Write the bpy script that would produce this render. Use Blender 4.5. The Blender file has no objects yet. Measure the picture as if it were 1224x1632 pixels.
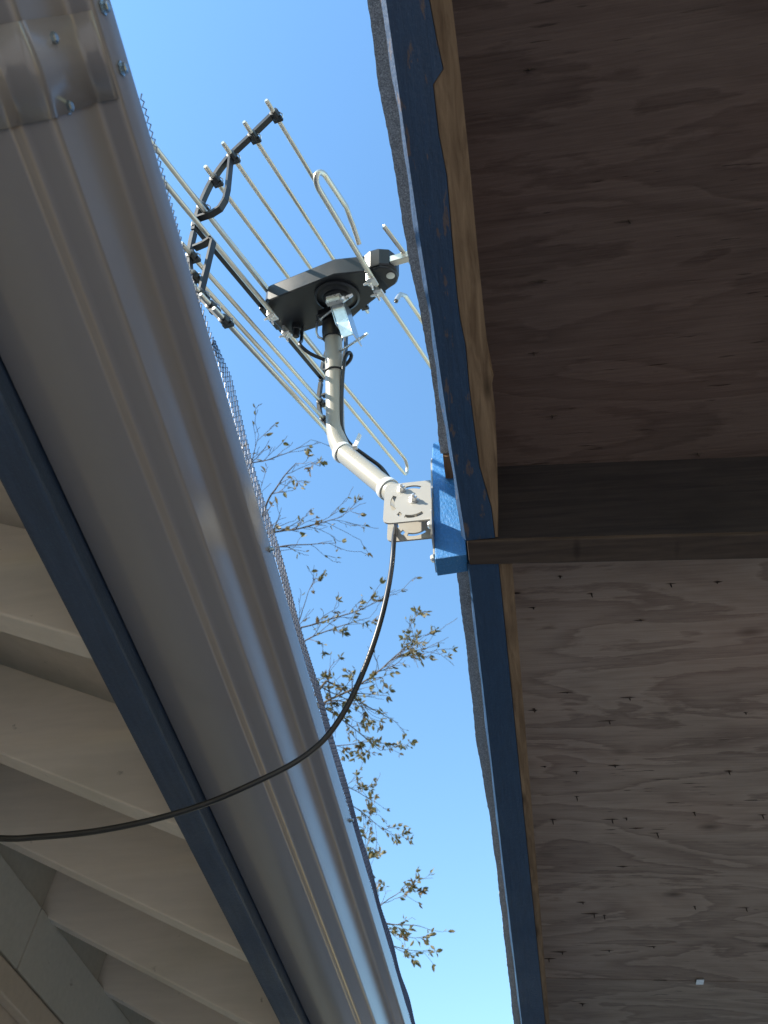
import bpy, bmesh, math, random
from mathutils import Vector, Matrix

# ---------------------------------------------------------------- measured points, in metres (ground at z = 0, camera at z = 1.6)
CAM_R = (0.988252, 0.148687, 0.035345)
CAM_D = (-0.101618, 0.812024, -0.574709)
CAM_F = (-0.114152, 0.564366, 0.817594)
ANT_O = (-0.2462, 0.5684, 3.1196)
ANT_B = (0.970651, -0.181007, -0.158345)
ANT_W = (0.235912, 0.844542, 0.480724)
ANT_A = (0.046715, -0.50397, 0.862457)
MAST = [(-0.1156, 0.713, 2.6625), (-0.2458, 0.713, 2.8674), (-0.2462, 0.5684, 3.1196)]
HOUSING = [(-0.1015, -0.0793), (0.0467, -0.0971), (0.1016, -0.0837), (0.1161, -0.0917), (0.1331, -0.0917), (0.1491, -0.0835), (0.1564, -0.0651), (0.1547, -0.0482), (0.1455, -0.034), (0.1197, -0.0224), (0.0627, 0.0064), (0.0243, 0.0211), (-0.0971, 0.0314), (-0.1203, 0.0265), (-0.1227, -0.0278), (-0.1151, -0.0652)]
COAX_UP = [(-0.3208, 0.5826, 3.1645), (-0.3223, 0.5987, 3.1369), (-0.3179, 0.59, 3.092), (-0.301, 0.6051, 3.0798), (-0.2782, 0.6189, 3.0757), (-0.255, 0.6302, 3.0721), (-0.2343, 0.6334, 3.0545), (-0.2173, 0.6214, 3.0473), (-0.2108, 0.6119, 3.0518), (-0.2144, 0.6037, 3.0499), (-0.2213, 0.6071, 3.032), (-0.2254, 0.6202, 3.0051), (-0.229, 0.6427, 2.9679), (-0.2312, 0.6678, 2.924), (-0.2311, 0.688, 2.8929), (-0.2241, 0.7038, 2.8753), (-0.2126, 0.7175, 2.8676)]
COAX_LEG = [(-0.188, 0.735, 2.8543), (-0.1606, 0.757, 2.8387), (-0.1389, 0.767, 2.7805), (-0.1313, 0.76, 2.6895)]
COAX_DN = [(-0.1264, 0.7169, 2.565), (-0.129, 0.7204, 2.495), (-0.1377, 0.7302, 2.43), (-0.1525, 0.7471, 2.375), (-0.1736, 0.7689, 2.325), (-0.1967, 0.7861, 2.282), (-0.2228, 0.7947, 2.245), (-0.2582, 0.8005, 2.218), (-0.3079, 0.8022, 2.192), (-0.3671, 0.8093, 2.172), (-0.434, 0.8132, 2.156), (-0.5094, 0.8146, 2.145), (-0.5817, 0.8121, 2.14), (-0.6293, 0.8073, 2.138), (-0.7525, 0.7997, 2.15)]
UP_OUT = [(-0.0369, -0.0384, 2.5492), (-0.0347, 0.0191, 2.5439), (-0.0331, 0.0867, 2.5378), (-0.0311, 0.1699, 2.5302), (-0.0287, 0.2589, 2.522), (-0.0252, 0.3441, 2.5142), (-0.0224, 0.4468, 2.5048), (-0.0188, 0.5562, 2.4948), (-0.0142, 0.6706, 2.4843)]
UP_PAINT = [(0.0107, -0.0311, 2.5462), (0.009, 0.0255, 2.5411), (0.0123, 0.0589, 2.538), (0.0164, 0.0879, 2.5352), (0.0042, 0.1007, 2.5346), (0.0046, 0.1277, 2.5322), (0.0049, 0.1493, 2.5302), (0.0093, 0.1921, 2.5261), (0.0088, 0.2246, 2.5232), (0.008, 0.2598, 2.5201), (0.0075, 0.3241, 2.5144), (0.0083, 0.3557, 2.5115), (0.012, 0.3895, 2.5082), (0.0116, 0.4375, 2.5039), (0.0124, 0.4827, 2.4998), (0.0149, 0.5593, 2.4928), (0.0206, 0.5937, 2.4894), (0.0259, 0.6252, 2.4863), (0.0275, 0.6739, 2.4819)]
UP_IN = [(0.0302, -0.0282, 2.5479), (0.0318, 0.029, 2.5427), (0.0342, 0.0965, 2.5365), (0.0357, 0.1748, 2.5294), (0.0368, 0.2756, 2.5203), (0.0382, 0.3578, 2.5128), (0.0402, 0.4208, 2.507), (0.0439, 0.4338, 2.5057), (0.0408, 0.4436, 2.5049), (0.0423, 0.4775, 2.5018), (0.0402, 0.5398, 2.4963), (0.0363, 0.6169, 2.4896), (0.032, 0.6764, 2.4844)]
LO_OUT = [(-0.0169, 0.6619, 2.4852), (-0.0133, 0.7408, 2.4779), (-0.0122, 1.0163, 2.453), (-0.0111, 1.3698, 2.4212), (-0.0077, 1.9668, 2.3673), (-0.0045, 2.4734, 2.3215)]
LO_PAINT = [(0.0281, 0.6655, 2.4826), (0.0292, 0.7117, 2.4784), (0.0324, 0.9904, 2.4531), (0.0363, 1.352, 2.4204), (0.0439, 1.9639, 2.365), (0.0513, 2.4673, 2.3193)]
LO_IN = [(0.0493, 0.6694, 2.4842), (0.0491, 0.7154, 2.4801), (0.0497, 0.9944, 2.4549), (0.0513, 1.3565, 2.4223), (0.0537, 1.9696, 2.367), (0.0562, 2.4746, 2.3214)]
SH_UP = [(-0.0665, -0.0505, 2.7678), (-0.0661, 0.02, 2.7614), (-0.0654, 0.1161, 2.7527), (-0.0615, 0.1705, 2.7476), (-0.0594, 0.2227, 2.7428), (-0.0566, 0.2801, 2.7375), (-0.0564, 0.3403, 2.7321), (-0.0493, 0.4169, 2.7248), (-0.0438, 0.4994, 2.7171), (-0.0434, 0.5742, 2.7104), (-0.0429, 0.624, 2.7059)]
SH_LO = [(-0.0405, 0.8783, 2.6829), (-0.041, 0.9057, 2.6804), (-0.0406, 1.0733, 2.6653), (-0.0414, 1.319, 2.6433), (-0.0341, 1.5057, 2.6261), (-0.0318, 1.7149, 2.6072), (-0.0307, 1.9509, 2.5859), (-0.0337, 2.4182, 2.5439), (-0.0371, 3.0428, 2.4879)]
NAILS = [(0.1396, 0.9035, 2.6606), (0.405, 0.9348, 2.6445), (0.1941, 0.9455, 2.6541), (0.0643, 0.935, 2.6615), (0.1448, 1.1775, 2.6357), (0.2615, 1.1962, 2.6282), (0.0805, 1.2175, 2.6353), (0.2238, 1.2559, 2.6247), (0.476, 1.2453, 2.613), (0.0944, 1.3807, 2.6199), (0.2348, 1.3814, 2.6128), (0.156, 1.4739, 2.6085), (0.1036, 1.5449, 2.6047), (0.2298, 1.547, 2.5982), (0.2786, 1.5764, 2.5931), (0.3235, 1.5935, 2.5893), (0.5329, 1.5385, 2.5838), (0.397, 1.5281, 2.5915), (0.2531, 1.7063, 2.5827), (0.1623, 1.8381, 2.5754), (0.1877, 1.8816, 2.5702), (0.2109, 1.8886, 2.5684), (0.4144, 1.8525, 2.5615), (0.5273, 1.8561, 2.5555), (0.1096, 2.0396, 2.5599), (0.2222, 2.0314, 2.555), (0.3275, 2.013, 2.5514), (0.0746, 2.0704, 2.5588), (0.1542, 2.2737, 2.5366), (0.0915, 0.9693, 2.6571), (0.0816, 1.2209, 2.6349), (0.3278, 0.9332, 2.6485), (0.2586, 1.5435, 2.5971), (0.4575, 1.4047, 2.5996), (0.2794, 1.0101, 2.644), (0.1577, 1.3975, 2.6152), (0.1151, 0.4929, 2.6988), (0.139, 0.5978, 2.6881), (0.1271, 0.1221, 2.7316), (0.2509, 0.3202, 2.7075), (0.1319, 0.3871, 2.7075), (0.0403, 0.4848, 2.7033), (0.36, 0.6843, 2.6693)]
PLY_CLIP = (0.4416, 2.1575, 2.5326)
TREES = [
    ('bare_tree', 'nearly bare tree whose brown twigs show beside the mast bend', (-4.9, 7.2, 0), (-4.0, 6.0, 6.6), [((-2.651, 5.261, 8.8), (-1.739, 4.191, 8.8), 0.018, 0.2), ((-2.628, 5.169, 8.8), (-1.612, 4.624, 8.8), 0.015, 0.22), ((-2.558, 4.461, 8.8), (-2.121, 3.862, 8.8), 0.009, 0.14), ((-2.6, 5.363, 8.8), (-1.688, 5.01, 8.8), 0.012, 0.28), ((-2.508, 4.133, 8.8), (-1.646, 4.082, 8.8), 0.008, 0.16)], 5, 0, 0.075),
    ('leafy_tree', 'tree with olive leaves right of the middle of the gutter, largest in view', (-5.0, 9.6, 0), (-4.2, 8.6, 6.2), [((-2.371, 6.545, 8.6), (-2.017, 5.706, 8.6), 0.008, 0.25), ((-2.418, 6.761, 8.6), (-1.423, 6.387, 8.6), 0.011, 0.5), ((-2.418, 7.961, 8.6), (-0.807, 6.64, 8.6), 0.018, 0.36), ((-2.269, 6.449, 8.6), (-1.0, 6.437, 8.6), 0.01, 0.3), ((-2.14, 7.432, 8.6), (-1.145, 8.124, 8.6), 0.013, 0.34), ((-2.392, 7.836, 8.6), (-1.529, 8.856, 8.6), 0.013, 0.62), ((-2.377, 7.346, 8.6), (-1.906, 8.016, 8.6), 0.012, 0.75), ((-2.4, 8.765, 8.6), (-1.733, 8.835, 8.6), 0.009, 0.7), ((-2.539, 9.475, 8.6), (-1.697, 10.256, 8.6), 0.01, 0.42), ((-2.437, 9.946, 8.6), (-1.972, 10.977, 8.6), 0.009, 0.5)], 21, 0, 0.08),
    ('low_tree', 'small leafed tree lowest in the sky gap between gutter and shed', (-4.6, 13.6, 0), (-3.9, 13.0, 5.2), [((-2.267, 11.518, 7.8), (-1.483, 10.057, 7.8), 0.01, 0.5), ((-2.279, 11.892, 7.8), (-1.405, 11.23, 7.8), 0.011, 0.45), ((-2.261, 12.085, 7.8), (-1.27, 12.126, 7.8), 0.012, 0.36), ((-2.254, 12.684, 7.8), (-1.62, 13.362, 7.8), 0.011, 0.5), ((-2.192, 12.286, 7.8), (-1.619, 12.53, 7.8), 0.011, 0.65)], 33, 0, 0.1),
]
TIE_TAIL = [(-0.2, 0.687, 2.813), (-0.1921, 0.682, 2.8489)]

# ---------------------------------------------------------------- camera, world, sun, exposure
scene = bpy.context.scene
COL = scene.collection
R = math.radians
cam_data = bpy.data.cameras.new('camera')
cam = bpy.data.objects.new('camera', cam_data); COL.objects.link(cam)
cam_data.sensor_fit = 'VERTICAL'; cam_data.sensor_height = 24.0; cam_data.sensor_width = 18.0
cam_data.lens = 24.0 * 1226.0 / 1632.0
cam_data.clip_start = 0.02; cam_data.clip_end = 2000.0
r_, d_, f_ = Vector(CAM_R), Vector(CAM_D), Vector(CAM_F)
m3 = Matrix((r_, -d_, -f_)).transposed()
cam.matrix_world = Matrix.Translation((0, 0, 1.6)) @ m3.to_4x4()
cam_data.dof.use_dof = True; cam_data.dof.focus_distance = 1.35; cam_data.dof.aperture_fstop = 7.5
scene.camera = cam

SUN = Vector((-0.73, -0.43, 0.51)).normalized()
SUN_EL = math.asin(SUN.z); SUN_ROT = math.atan2(SUN.x, SUN.y)
world = bpy.data.worlds.new('World'); scene.world = world; world.use_nodes = True
wn = world.node_tree; wn.nodes.clear()
sky = wn.nodes.new('ShaderNodeTexSky'); sky.sky_type = 'NISHITA'; sky.sun_disc = False
sky.sun_elevation = SUN_EL; sky.sun_rotation = SUN_ROT
sky.altitude = 0; sky.air_density = 2.0; sky.dust_density = 0.0; sky.ozone_density = 6.0
bg = wn.nodes.new('ShaderNodeBackground'); bg.inputs['Strength'].default_value = 0.15
wo = wn.nodes.new('ShaderNodeOutputWorld')
hs = wn.nodes.new('ShaderNodeHueSaturation'); hs.inputs['Saturation'].default_value = 1.07
wn.links.new(sky.outputs[0], hs.inputs['Color']); wn.links.new(hs.outputs[0], bg.inputs[0]); wn.links.new(bg.outputs[0], wo.inputs[0])

sl = bpy.data.lights.new('sun', 'SUN'); sl.energy = 4.5; sl.angle = R(0.53); sl.color = (1.0, 0.93, 0.80)
so = bpy.data.objects.new('sun', sl); COL.objects.link(so)
so.rotation_euler = SUN.to_track_quat('Z', 'Y').to_euler(); so.location = (-8, -5, 9)
vs = scene.view_settings
vs.view_transform = 'Standard'; vs.look = 'None'; vs.exposure = 1.14; vs.gamma = 1.0; vs.use_curve_mapping = False
scene.render.engine = 'CYCLES'
rnd = random.Random(11)

# ---------------------------------------------------------------- material helpers
def newmat(name):
    m = bpy.data.materials.new(name); m.use_nodes = True
    nt = m.node_tree; nt.nodes.clear()
    out = nt.nodes.new('ShaderNodeOutputMaterial'); b = nt.nodes.new('ShaderNodeBsdfPrincipled')
    nt.links.new(b.outputs[0], out.inputs[0])
    return m, nt, b
def nd(nt, t, **kw):
    n = nt.nodes.new(t)
    for k, v in kw.items():
        if k in n.inputs: n.inputs[k].default_value = v
        else: setattr(n, k, v)
    return n
def coords(nt, scale=(1, 1, 1), rot=(0, 0, 0), loc=(0, 0, 0)):
    tc = nd(nt, 'ShaderNodeTexCoord'); mp = nd(nt, 'ShaderNodeMapping')
    mp.inputs['Scale'].default_value = scale; mp.inputs['Rotation'].default_value = rot; mp.inputs['Location'].default_value = loc
    nt.links.new(tc.outputs['Object'], mp.inputs['Vector'])
    return mp.outputs[0]
def noise(nt, vec, scale, detail=4, rough=0.55, dist=0.0):
    n = nd(nt, 'ShaderNodeTexNoise', Scale=scale, Detail=detail, Roughness=rough, Distortion=dist)
    nt.links.new(vec, n.inputs['Vector']); return n.outputs['Fac']
def ramp(nt, fac, stops):
    r = nd(nt, 'ShaderNodeValToRGB'); cr = r.color_ramp
    while len(cr.elements) < len(stops): cr.elements.new(0.5)
    for e, (p, c) in zip(cr.elements, stops):
        e.position = p; e.color = (c[0], c[1], c[2], 1) if hasattr(c, '__len__') else (c, c, c, 1)
    nt.links.new(fac, r.inputs[0]); return r.outputs[0]
def mix(nt, fac, a, b, mode='MIX'):
    n = nd(nt, 'ShaderNodeMix', data_type='RGBA', blend_type=mode)
    for s, v in ((0, fac), (6, a), (7, b)):
        if isinstance(v, bpy.types.NodeSocket): nt.links.new(v, n.inputs[s])
        else: n.inputs[s].default_value = v if s == 0 else (v[0], v[1], v[2], 1)
    return n.outputs[2]
def math_(nt, op, a, b=0.0, c=0.0):
    n = nd(nt, 'ShaderNodeMath', operation=op)
    for i, v in enumerate((a, b, c)):
        if isinstance(v, bpy.types.NodeSocket): nt.links.new(v, n.inputs[i])
        else: n.inputs[i].default_value = v
    return n.outputs[0]
def bump(nt, b, h, strength=0.3, dist=0.002):
    n = nd(nt, 'ShaderNodeBump', Strength=strength, Distance=dist)
    nt.links.new(h, n.inputs['Height']); nt.links.new(n.outputs[0], b.inputs['Normal'])

def plain(name, col, rough=0.5, metal=0.0, var=0.12, scale=40, bmp=0.0, bdist=0.001, spec=0.5):
    m, nt, b = newmat(name)
    v = coords(nt); n = noise(nt, v, scale)
    lo = tuple(c * (1 - var) for c in col); hi = tuple(min(1, c * (1 + var)) for c in col)
    nt.links.new(ramp(nt, n, [(0.3, lo), (0.7, hi)]), b.inputs['Base Color'])
    nt.links.new(ramp(nt, noise(nt, v, scale * 0.4), [(0.3, rough * 0.85), (0.7, min(1, rough * 1.15))]), b.inputs['Roughness'])
    b.inputs['Metallic'].default_value = metal; b.inputs['Specular IOR Level'].default_value = spec
    if bmp: bump(nt, b, noise(nt, v, scale * 2), bmp, bdist)
    return m

def blue_paint(name, streak=(3, 40, 40), flake=0.0, base=(0.022, 0.060, 0.138), speck=0.35):
    m, nt, b = newmat(name)
    v = coords(nt); vs_ = coords(nt, streak)
    n1 = noise(nt, vs_, 6, 6, 0.65); n2 = noise(nt, v, 9, 3)
    c = ramp(nt, n1, [(0.25, tuple(x * 0.72 for x in base)), (0.6, base), (0.85, (base[0] * 1.7, base[1] * 1.3, base[2] * 1.15))])
    c = mix(nt, math_(nt, 'MULTIPLY', ramp(nt, noise(nt, v, 420, 3, 0.7), [(0.56, 0), (0.72, 1)]), speck), c, (0.16, 0.32, 0.52))
    if flake:
        f = ramp(nt, noise(nt, coords(nt, (60, 14, 30)), 1.6, 5, 0.6), [(0.60, 0), (0.64, 1)])
        c = mix(nt, math_(nt, 'MULTIPLY', f, flake), c, (0.19, 0.115, 0.06))
    nt.links.new(c, b.inputs['Base Color'])
    nt.links.new(ramp(nt, n2, [(0.3, 0.42), (0.7, 0.62)]), b.inputs['Roughness'])
    bump(nt, b, math_(nt, 'ADD', n1, math_(nt, 'MULTIPLY', noise(nt, v, 160, 4, 0.65), 0.7)), 0.7, 0.002)
    return m

def plywood(name, dark, light, crack, seed=0.0, contrast=1.0):
    m, nt, b = newmat(name)
    v = coords(nt, loc=(seed, seed * 0.7, 0))
    # broad cathedral figure: contour lines of a field stretched along X
    base = noise(nt, coords(nt, (1.9, 9.0, 1), loc=(seed, 0, 0)), 1.0, 3, 0.5, 0.9)
    warp = noise(nt, coords(nt, (16, 75, 1), loc=(seed, 3, 0)), 1.0, 4, 0.65)
    field = math_(nt, 'ADD', math_(nt, 'MULTIPLY', base, 5.0), math_(nt, 'MULTIPLY', warp, 0.75))
    saw = math_(nt, 'FRACT', field)
    fig = ramp(nt, saw, [(0.0, 0.0), (0.16, 0.25), (0.5, 0.62), (0.86, 0.9), (0.93, 0.35), (1.0, 0.0)])
    fine = noise(nt, coords(nt, (9, 330, 1), loc=(seed, 0, 0)), 1.0, 5, 0.7)
    patch = noise(nt, coords(nt, (2.2, 4.2, 1), loc=(seed + 5, 0, 0)), 1.0, 3, 0.55)
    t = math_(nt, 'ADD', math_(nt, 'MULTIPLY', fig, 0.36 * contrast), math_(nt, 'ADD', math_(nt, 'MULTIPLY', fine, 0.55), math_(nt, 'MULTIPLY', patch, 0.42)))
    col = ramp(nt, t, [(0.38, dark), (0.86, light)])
    # short dark checks along the grain
    ck = noise(nt, coords(nt, (17, 210, 1), loc=(seed + 2, 0, 0)), 1.0, 2, 0.5)
    ck2 = noise(nt, coords(nt, (3, 7, 1), loc=(seed + 9, 0, 0)), 1.0, 2, 0.5)
    ckm = math_(nt, 'MULTIPLY', ramp(nt, ck, [(0.68, 0), (0.74, 1)]), ramp(nt, ck2, [(0.42, 0.0), (0.62, 1)]))
    col = mix(nt, math_(nt, 'MULTIPLY', ckm, crack), col, tuple(c * 0.18 for c in dark))
    # knots
    vo = nd(nt, 'ShaderNodeTexVoronoi', Scale=1.0); nt.links.new(coords(nt, (4.2, 9, 1), loc=(seed + 1, 0.3, 0)), vo.inputs['Vector'])
    kn = ramp(nt, vo.outputs['Distance'], [(0.03, 0.75), (0.13, 0)])
    col = mix(nt, kn, col, tuple(c * 0.35 for c in dark))
    red = ramp(nt, noise(nt, coords(nt, (1.3, 2.1, 1), loc=(seed + 4, 2, 0)), 1.0, 2), [(0.45, 0), (0.75, 1)])
    col = mix(nt, math_(nt, 'MULTIPLY', red, 0.3), col, (light[0] * 0.95, light[1] * 0.62, light[2] * 0.55))
    nt.links.new(col, b.inputs['Base Color']); b.inputs['Roughness'].default_value = 0.82
    b.inputs['Specular IOR Level'].default_value = 0.25
    hgt = math_(nt, 'SUBTRACT', math_(nt, 'ADD', fine, math_(nt, 'MULTIPLY', fig, 0.4)), math_(nt, 'MULTIPLY', ckm, 1.5))
    bump(nt, b, hgt, 0.45, 0.002)
    return m

def raw_wood(name, dark, light, along=(40, 2.5, 40), knots=True):
    m, nt, b = newmat(name)
    n1 = noise(nt, coords(nt, along), 2.2, 5, 0.65, 0.5); n2 = noise(nt, coords(nt, (6, 6, 6)), 1.5, 3)
    c = ramp(nt, n1, [(0.28, dark), (0.72, light)])
    c = mix(nt, math_(nt, 'MULTIPLY', ramp(nt, n2, [(0.5, 0), (0.75, 1)]), 0.4), c, tuple(x * 0.6 for x in dark))
    if knots:
        vo = nd(nt, 'ShaderNodeTexVoronoi', Scale=1.0); nt.links.new(coords(nt, (30, 9, 12)), vo.inputs['Vector'])
        c = mix(nt, ramp(nt, vo.outputs['Distance'], [(0.05, 0.8), (0.22, 0)]), c, tuple(x * 0.35 for x in dark))
    nt.links.new(c, b.inputs['Base Color']); b.inputs['Roughness'].default_value = 0.8
    b.inputs['Specular IOR Level'].default_value = 0.25
    bump(nt, b, n1, 0.4, 0.0015)
    return m

def painted_metal(name, col, rough=0.38, dirty=0.3):
    m, nt, b = newmat(name)
    v = coords(nt)
    n = noise(nt, coords(nt, (6, 1.2, 6)), 2.5, 4); dirt = noise(nt, coords(nt, (9, 4, 9)), 2.0, 5, 0.6)
    c = ramp(nt, n, [(0.3, tuple(x * 0.95 for x in col)), (0.7, col)])
    c = mix(nt, math_(nt, 'MULTIPLY', ramp(nt, dirt, [(0.58, 0), (0.78, 1)]), dirty), c, (0.16, 0.13, 0.10))
    nt.links.new(c, b.inputs['Base Color'])
    nt.links.new(ramp(nt, dirt, [(0.3, rough * 0.95), (0.75, rough * 1.1)]), b.inputs['Roughness'])
    b.inputs['Specular IOR Level'].default_value = 0.5
    bump(nt, b, noise(nt, v, 900, 2), 0.05, 0.0005)
    return m

def cream_paint(name, col, dirt=0.4):
    m, nt, b = newmat(name)
    v = coords(nt)
    n1 = noise(nt, coords(nt, (5, 40, 40)), 1.6, 5, 0.6); n2 = noise(nt, v, 3.2, 4); n3 = noise(nt, v, 26, 5, 0.7)
    c = ramp(nt, n1, [(0.25, tuple(x * 0.88 for x in col)), (0.75, col)])
    c = mix(nt, math_(nt, 'MULTIPLY', ramp(nt, n2, [(0.48, 0), (0.8, 1)]), dirt), c, (col[0] * 0.62, col[1] * 0.66, col[2] * 0.60))
    c = mix(nt, ramp(nt, n3, [(0.66, 0), (0.74, 0.6)]), c, (0.16, 0.14, 0.11))
    nt.links.new(c, b.inputs['Base Color']); b.inputs['Roughness'].default_value = 0.65
    bump(nt, b, n1, 0.25, 0.001)
    return m

def granules(name):
    m, nt, b = newmat(name)
    v = coords(nt)
    vo = nd(nt, 'ShaderNodeTexVoronoi', Scale=750.0); nt.links.new(v, vo.inputs['Vector'])
    sep = nd(nt, 'ShaderNodeSeparateColor'); nt.links.new(vo.outputs['Color'], sep.inputs[0])
    c = ramp(nt, sep.outputs[0], [(0.0, (0.28, 0.27, 0.26)), (0.5, (0.46, 0.44, 0.42)), (0.85, (0.60, 0.58, 0.55)), (1.0, (0.74, 0.72, 0.68))])
    rust = ramp(nt, noise(nt, v, 11, 4), [(0.6, 0), (0.75, 1)])
    c = mix(nt, math_(nt, 'MULTIPLY', rust, 0.35), c, (0.15, 0.085, 0.05))
    nt.links.new(c, b.inputs['Base Color']); b.inputs['Roughness'].default_value = 0.9
    bump(nt, b, vo.outputs['Distance'], 0.5, 0.0008)
    return m

MAT = {}
MAT['gutter'] = painted_metal('clay_painted_aluminium', (0.262, 0.246, 0.250), 0.20, 0.05)
MAT['gutter'].node_tree.nodes['Principled BSDF'].inputs['Specular IOR Level'].default_value = 0.85
MAT['mast'] = painted_metal('beige_painted_steel', (0.42, 0.395, 0.335), 0.36, 0.0)
MAT['bracket'] = painted_metal('bracket_paint', (0.44, 0.415, 0.365), 0.42, 0.1)
MAT['rod'] = plain('dull_aluminium_rod', (0.64, 0.60, 0.52), 0.36, 0.7, 0.04, 30)
MAT['steel'] = plain('zinc_steel', (0.60, 0.64, 0.66), 0.30, 0.9, 0.12, 120)
MAT['chrome'] = plain('bright_nut', (0.80, 0.79, 0.76), 0.28, 0.6, 0.08, 120)
MAT['black'] = plain('black_plastic', (0.012, 0.0125, 0.015), 0.42, 0, 0.2, 60, 0.08)
MAT['housing'] = plain('charcoal_housing_plastic', (0.011, 0.012, 0.015), 0.42, 0, 0.15, 50, 0.05)
MAT['cable'] = plain('black_cable_jacket', (0.020, 0.020, 0.022), 0.38, 0, 0.2, 80)
MAT['white'] = plain('white_nylon', (0.80, 0.79, 0.75), 0.45, 0, 0.04, 80)
MAT['screw'] = plain('zinc_screw', (0.42, 0.52, 0.58), 0.25, 0.85, 0.15, 200)
MAT['cap'] = plain('pale_cap', (0.72, 0.70, 0.60), 0.5, 0, 0.05, 80)
MAT['guard'] = plain('black_guard_wire', (0.035, 0.05, 0.09), 0.45, 0.2, 0.2, 90)
MAT['blue'] = blue_paint('shaded_blue_fascia_paint', (30, 2.5, 30), speck=0.10)  # same paint as the block, base darkened for the shade on the fascia
MAT['blue_worn'] = blue_paint('shaded_worn_blue_fascia_paint', (30, 2.5, 30), 0.5, speck=0.10)  # flaking version of the shade-darkened fascia blue
MAT['blue_block_lit'] = blue_paint('sunlit_rough_blue_paint', (60, 60, 22), 0.0, (0.042, 0.215, 0.52), 1.0)  # same blue as the fascia, sunlight put into its lighter base
MAT['navy'] = blue_paint('navy_fascia_paint', (25, 2, 25), 0.0, (0.042, 0.068, 0.120), 0.12)
MAT['beam_side_shade'] = raw_wood('shade_darkened_wood', (0.020, 0.019, 0.025), (0.050, 0.043, 0.046), (2.5, 40, 40), False)  # deep shade on the beam's side is put into this colour
MAT['beam_wood'] = raw_wood('brown_beam_wood', (0.045, 0.034, 0.030), (0.095, 0.072, 0.060), (2.5, 40, 40))
MAT['bare_wood'] = raw_wood('bare_weathered_wood', (0.125, 0.080, 0.050), (0.32, 0.225, 0.145), (55, 2.2, 55))
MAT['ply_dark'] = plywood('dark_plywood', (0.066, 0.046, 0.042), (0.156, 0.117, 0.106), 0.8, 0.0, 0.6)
MAT['ply_mid'] = plywood('weathered_plywood', (0.20, 0.155, 0.135), (0.43, 0.355, 0.305), 0.95, 7.3, 0.85)
MAT['ply_far'] = plywood('far_plywood', (0.19, 0.15, 0.132), (0.38, 0.32, 0.275), 0.95, 13.1, 0.9)
MAT['ply_edge'] = raw_wood('plywood_edge', (0.20, 0.10, 0.05), (0.36, 0.20, 0.11), (40, 3, 120), False)
MAT['shingle'] = granules('shingle_granules')
MAT['cream'] = cream_paint('cream_rafter_paint', (0.76, 0.69, 0.61), 0.55)
MAT['cream_deck'] = cream_paint('cream_deck_paint', (0.70, 0.635, 0.56), 0.7)
MAT['green_grey'] = cream_paint('grey_green_board_paint', (0.56, 0.53, 0.45), 0.45)
MAT['wall'] = cream_paint('tan_wall_paint', (0.58, 0.48, 0.37), 0.4)
MAT['nail'] = plain('rusty_nail', (0.06, 0.045, 0.04), 0.7, 0.3, 0.3, 200)
MAT['bark'] = plain('twig_bark', (0.105, 0.080, 0.058), 0.85, 0, 0.35, 25, 0.3)
MAT['post'] = raw_wood('post_wood', (0.16, 0.12, 0.08), (0.28, 0.21, 0.14), (30, 30, 2.5))
MAT['roofing'] = plain('asphalt_roofing', (0.09, 0.088, 0.085), 0.9, 0, 0.3, 60, 0.4)

def leaf_material():
    m, nt, b = newmat('dry_olive_leaves')
    g = nd(nt, 'ShaderNodeObjectInfo'); v = coords(nt)
    vo = nd(nt, 'ShaderNodeTexVoronoi', Scale=9.0); nt.links.new(v, vo.inputs['Vector'])
    sep = nd(nt, 'ShaderNodeSeparateColor'); nt.links.new(vo.outputs['Color'], sep.inputs[0])
    c = ramp(nt, sep.outputs[0], [(0.0, (0.085, 0.08, 0.03)), (0.35, (0.15, 0.135, 0.05)), (0.7, (0.20, 0.16, 0.07)), (1.0, (0.13, 0.085, 0.045))])
    nt.links.new(c, b.inputs['Base Color']); b.inputs['Roughness'].default_value = 0.55
    tr = nd(nt, 'ShaderNodeBsdfTranslucent'); nt.links.new(c, tr.inputs['Color'])
    ms = nd(nt, 'ShaderNodeMixShader'); ms.inputs[0].default_value = 0.35
    out = [n for n in nt.nodes if n.type == 'OUTPUT_MATERIAL'][0]
    nt.links.new(b.outputs[0], ms.inputs[1]); nt.links.new(tr.outputs[0], ms.inputs[2]); nt.links.new(ms.outputs[0], out.inputs[0])
    return m
MAT['leaf'] = leaf_material()

def ground_material():
    m, nt, b = newmat('dry_ground')
    v = coords(nt)
    n = noise(nt, v, 0.8, 6, 0.6); n2 = noise(nt, v, 18, 6, 0.7)
    c = ramp(nt, n, [(0.35, (0.11, 0.095, 0.06)), (0.65, (0.16, 0.14, 0.095))])
    c = mix(nt, math_(nt, 'MULTIPLY', n2, 0.5), c, (0.09, 0.075, 0.04))
    nt.links.new(c, b.inputs['Base Color']); b.inputs['Roughness'].default_value = 0.95
    bump(nt, b, n2, 0.6, 0.02)
    return m
def concrete_material():
    m, nt, b = newmat('pale_concrete')
    v = coords(nt)
    n = noise(nt, v, 1.5, 6, 0.6); n2 = noise(nt, v, 60, 5, 0.7)
    c = ramp(nt, n, [(0.3, (0.31, 0.285, 0.272)), (0.7, (0.39, 0.362, 0.347))])
    c = mix(nt, math_(nt, 'MULTIPLY', n2, 0.3), c, (0.22, 0.195, 0.18))
    nt.links.new(c, b.inputs['Base Color']); b.inputs['Roughness'].default_value = 0.85
    bump(nt, b, n2, 0.3, 0.003)
    return m
MAT['ground'] = ground_material(); MAT['concrete'] = concrete_material()

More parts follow.
